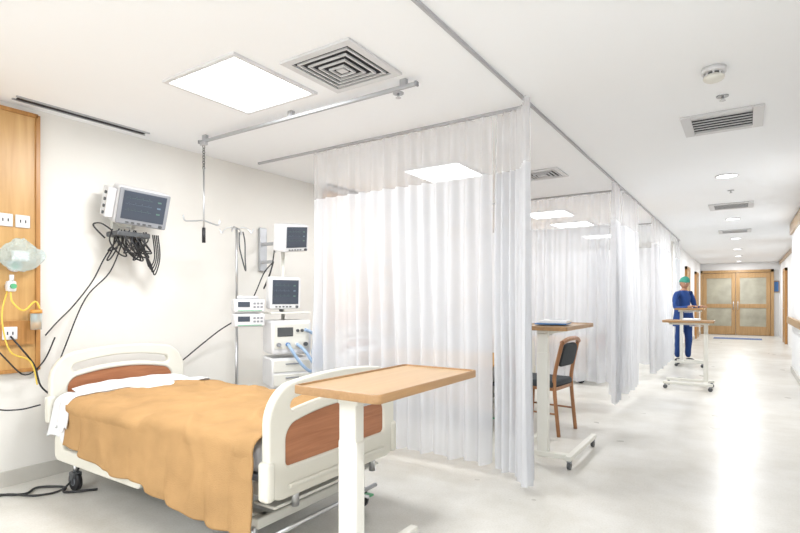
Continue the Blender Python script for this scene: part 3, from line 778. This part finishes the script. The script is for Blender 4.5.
# ------------------------------------------------------------------ nurse
def nurse(x, y, rot):
    r = emp('nurse', (x, y, 0), (0, 0, rot))   # faces local +X
    V = []; E = []; R = []
    def v(co, rad, par=None):
        V.append(co); R.append(rad); i = len(V)-1
        if par is not None: E.append((par, i))
        return i
    pel = v((0, 0, 0.93), (0.115, 0.155))
    wst = v((0.005, 0, 1.08), (0.10, 0.13), pel)
    ch = v((0.0, 0, 1.25), (0.11, 0.15), wst)
    up = v((0.0, 0, 1.36), (0.08, 0.12), ch)
    nk = v((0.01, 0, 1.43), (0.05, 0.05), up)
    v((0.025, 0, 1.49), (0.046, 0.046), nk)
    for s in (-1, 1):
        sh = v((0.0, s*0.165, 1.355), (0.06, 0.06), up)
        ua = v((0.02, s*0.215, 1.23), (0.054, 0.054), sh)
        el = v((0.05, s*0.235, 1.08), (0.046, 0.046), ua)
        fa = v((0.18, s*0.19, 1.08), (0.040, 0.040), el)
        w = v((0.30, s*0.13, 1.11), (0.028, 0.028), fa)
        hd = v((0.345, s*0.115, 1.118), (0.024, 0.030), w)
        v((0.385, s*0.105, 1.118), (0.016, 0.032), hd)
        hip = v((0.0, s*0.085, 0.86), (0.10, 0.10), pel)
        th = v((0.01, s*0.095, 0.68), (0.088, 0.088), hip)
        kn = v((0.02*s+0.01, s*0.10, 0.48), (0.066, 0.066), th)
        ca = v((-0.01+0.03*s, s*0.10, 0.30), (0.062, 0.062), kn)
        v((-0.01+0.03*s, s*0.10, 0.09), (0.050, 0.050), ca)
    me = bpy.data.meshes.new('body'); me.from_pydata(V, E, []); me.update()
    o = bpy.data.objects.new('body', me); COL.objects.link(o)
    sk = o.modifiers.new('skin', 'SKIN'); sk.use_smooth_shade = True
    for i, rr in enumerate(R): me.skin_vertices[0].data[i].radius = rr
    me.skin_vertices[0].data[0].use_root = True
    ss = o.modifiers.new('ss', 'SUBSURF'); ss.levels = 2; ss.render_levels = 2
    bpy.context.view_layer.update()
    dg = bpy.context.evaluated_depsgraph_get()
    bme = bpy.data.meshes.new_from_object(o.evaluated_get(dg)); bpy.data.objects.remove(o)
    bme.materials.clear(); bme.materials.append(M['scrubs']); bme.materials.append(M['skin'])
    for p in bme.polygons:
        c = p.center; p.use_smooth = True
        if c.z > 1.43 and abs(c.y) < 0.08: p.material_index = 1
        if c.x > 0.285: p.material_index = 1
    for vv in bme.vertices:
        if vv.co.z < 1.2 and abs(vv.co.y) < 0.3 and vv.co.x < 0.12:
            n = noise.noise(vv.co*9)*0.008
            vv.co.x += n; vv.co.y += n
    link_mesh('body', bme, None, r, True)
    def hem(u, v_):
        a = 2*math.pi*u; z = 1.12-0.40*v_
        f = 1+0.06*math.sin(a*6+1)*v_
        rx = (0.125+0.035*v_)*f; ry = (0.165+0.055*v_)*f
        return (rx*math.cos(a)+0.003, ry*math.sin(a), z)
    grid_mesh('tunic_skirt', hem, 48, 12, [M['scrubs']], r)
    for s in (-1, 1):
        for k, (dy, ln) in enumerate([(-0.024, 0.055), (-0.008, 0.066), (0.008, 0.062), (0.022, 0.048)]):
            b = Vector((0.395, s*0.105+dy*s*-1, 1.118))
            sweep('finger', [b-Vector((0.02, 0, 0)), b+Vector((ln*0.45, 0, 0.003)), b+Vector((ln*0.8, 0, -0.010)), b+Vector((ln, 0, -0.024))], [0.0085, 0.0065], M['skin'], r, n=8, sub=3)
        t = Vector((0.350, s*0.09, 1.118))
        sweep('thumb', [t, t+Vector((0.03, -s*0.028, 0.002)), t+Vector((0.055, -s*0.034, -0.008))], [0.011, 0.008], M['skin'], r, n=8, sub=3)
    hc = emp('head', (0.035, 0, 1.575), (0, math.radians(14), math.radians(-8)), parent=r)
    def hdf(c):
        x, y, z = c
        if z < 0: 
            k = 1+z*2.2; y *= max(0.55, k+0.08)
            if x > 0: x *= (1+z*0.6)
            else: x *= max(0.5, 1+z*3.2)
        return Vector((x, y, z))
    ball('skull', (0, 0, 0), (0.098, 0.076, 0.118), M['skin'], hc, 28, hdf)
    ball('nose', (0.100, 0, -0.012), (0.018, 0.012, 0.022), M['skin'], hc, 12)
    for s in (-1, 1):
        ball('ear', (-0.005, s*0.077, -0.008), (0.018, 0.008, 0.030), M['skin'], hc, 12)
        ball('eye', (0.083, s*0.030, 0.008), (0.010, 0.013, 0.008), M['eye'], hc, 12)
        ball('iris', (0.091, s*0.030, 0.008), (0.004, 0.006, 0.006), M['hair'], hc, 10)
        box('brow', (0.088, s*0.031, 0.028), (0.008, 0.028, 0.005), M['hair'], hc, 0.002)
    ball('mouth', (0.084, 0, -0.052), (0.010, 0.024, 0.007), M['lip'], hc, 12)
    def capf(c):
        z = c.z
        if z < -0.01: z = -0.01+(z+0.01)*0.25
        if c.x < 0: z -= (-c.x)*0.35
        return Vector((c.x, c.y, z+0.004*noise.noise(c*40)))
    ball('surgical_cap', (-0.010, 0, 0.042), (0.108, 0.088, 0.095), M['cap'], hc, 28, capf)
    ball('hair_nape', (-0.055, 0, -0.02), (0.045, 0.062, 0.06), M['hair'], hc, 16)
    for s in (-1, 1):
        def shf(c): return Vector((c.x, c.y*(1-0.25*(c.x < -0.02)), max(c.z, -0.038)))
        ball('shoe', (0.04+0.03*s, s*0.10, 0.038), (0.125, 0.046, 0.055), M['black'], r, 20, shf)
nurse(-1.02, 11.72, math.radians(-42))

# ------------------------------------------------------------------ world, camera
w = bpy.data.worlds.new('World'); scene.world = w; w.use_nodes = True
w.node_tree.nodes['Background'].inputs[0].default_value = (0.90, 0.95, 1.0, 1)
w.node_tree.nodes['Background'].inputs[1].default_value = 5.0

cam = bpy.data.cameras.new('camera'); co = bpy.data.objects.new('camera', cam); COL.objects.link(co)
co.location = (0, 0, 1.24); co.rotation_euler = (math.radians(90), 0, math.radians(33.6))
cam.sensor_width = 36; cam.lens = 519/800*36; cam.shift_y = 33.5/800; cam.clip_start = 0.05
scene.camera = co
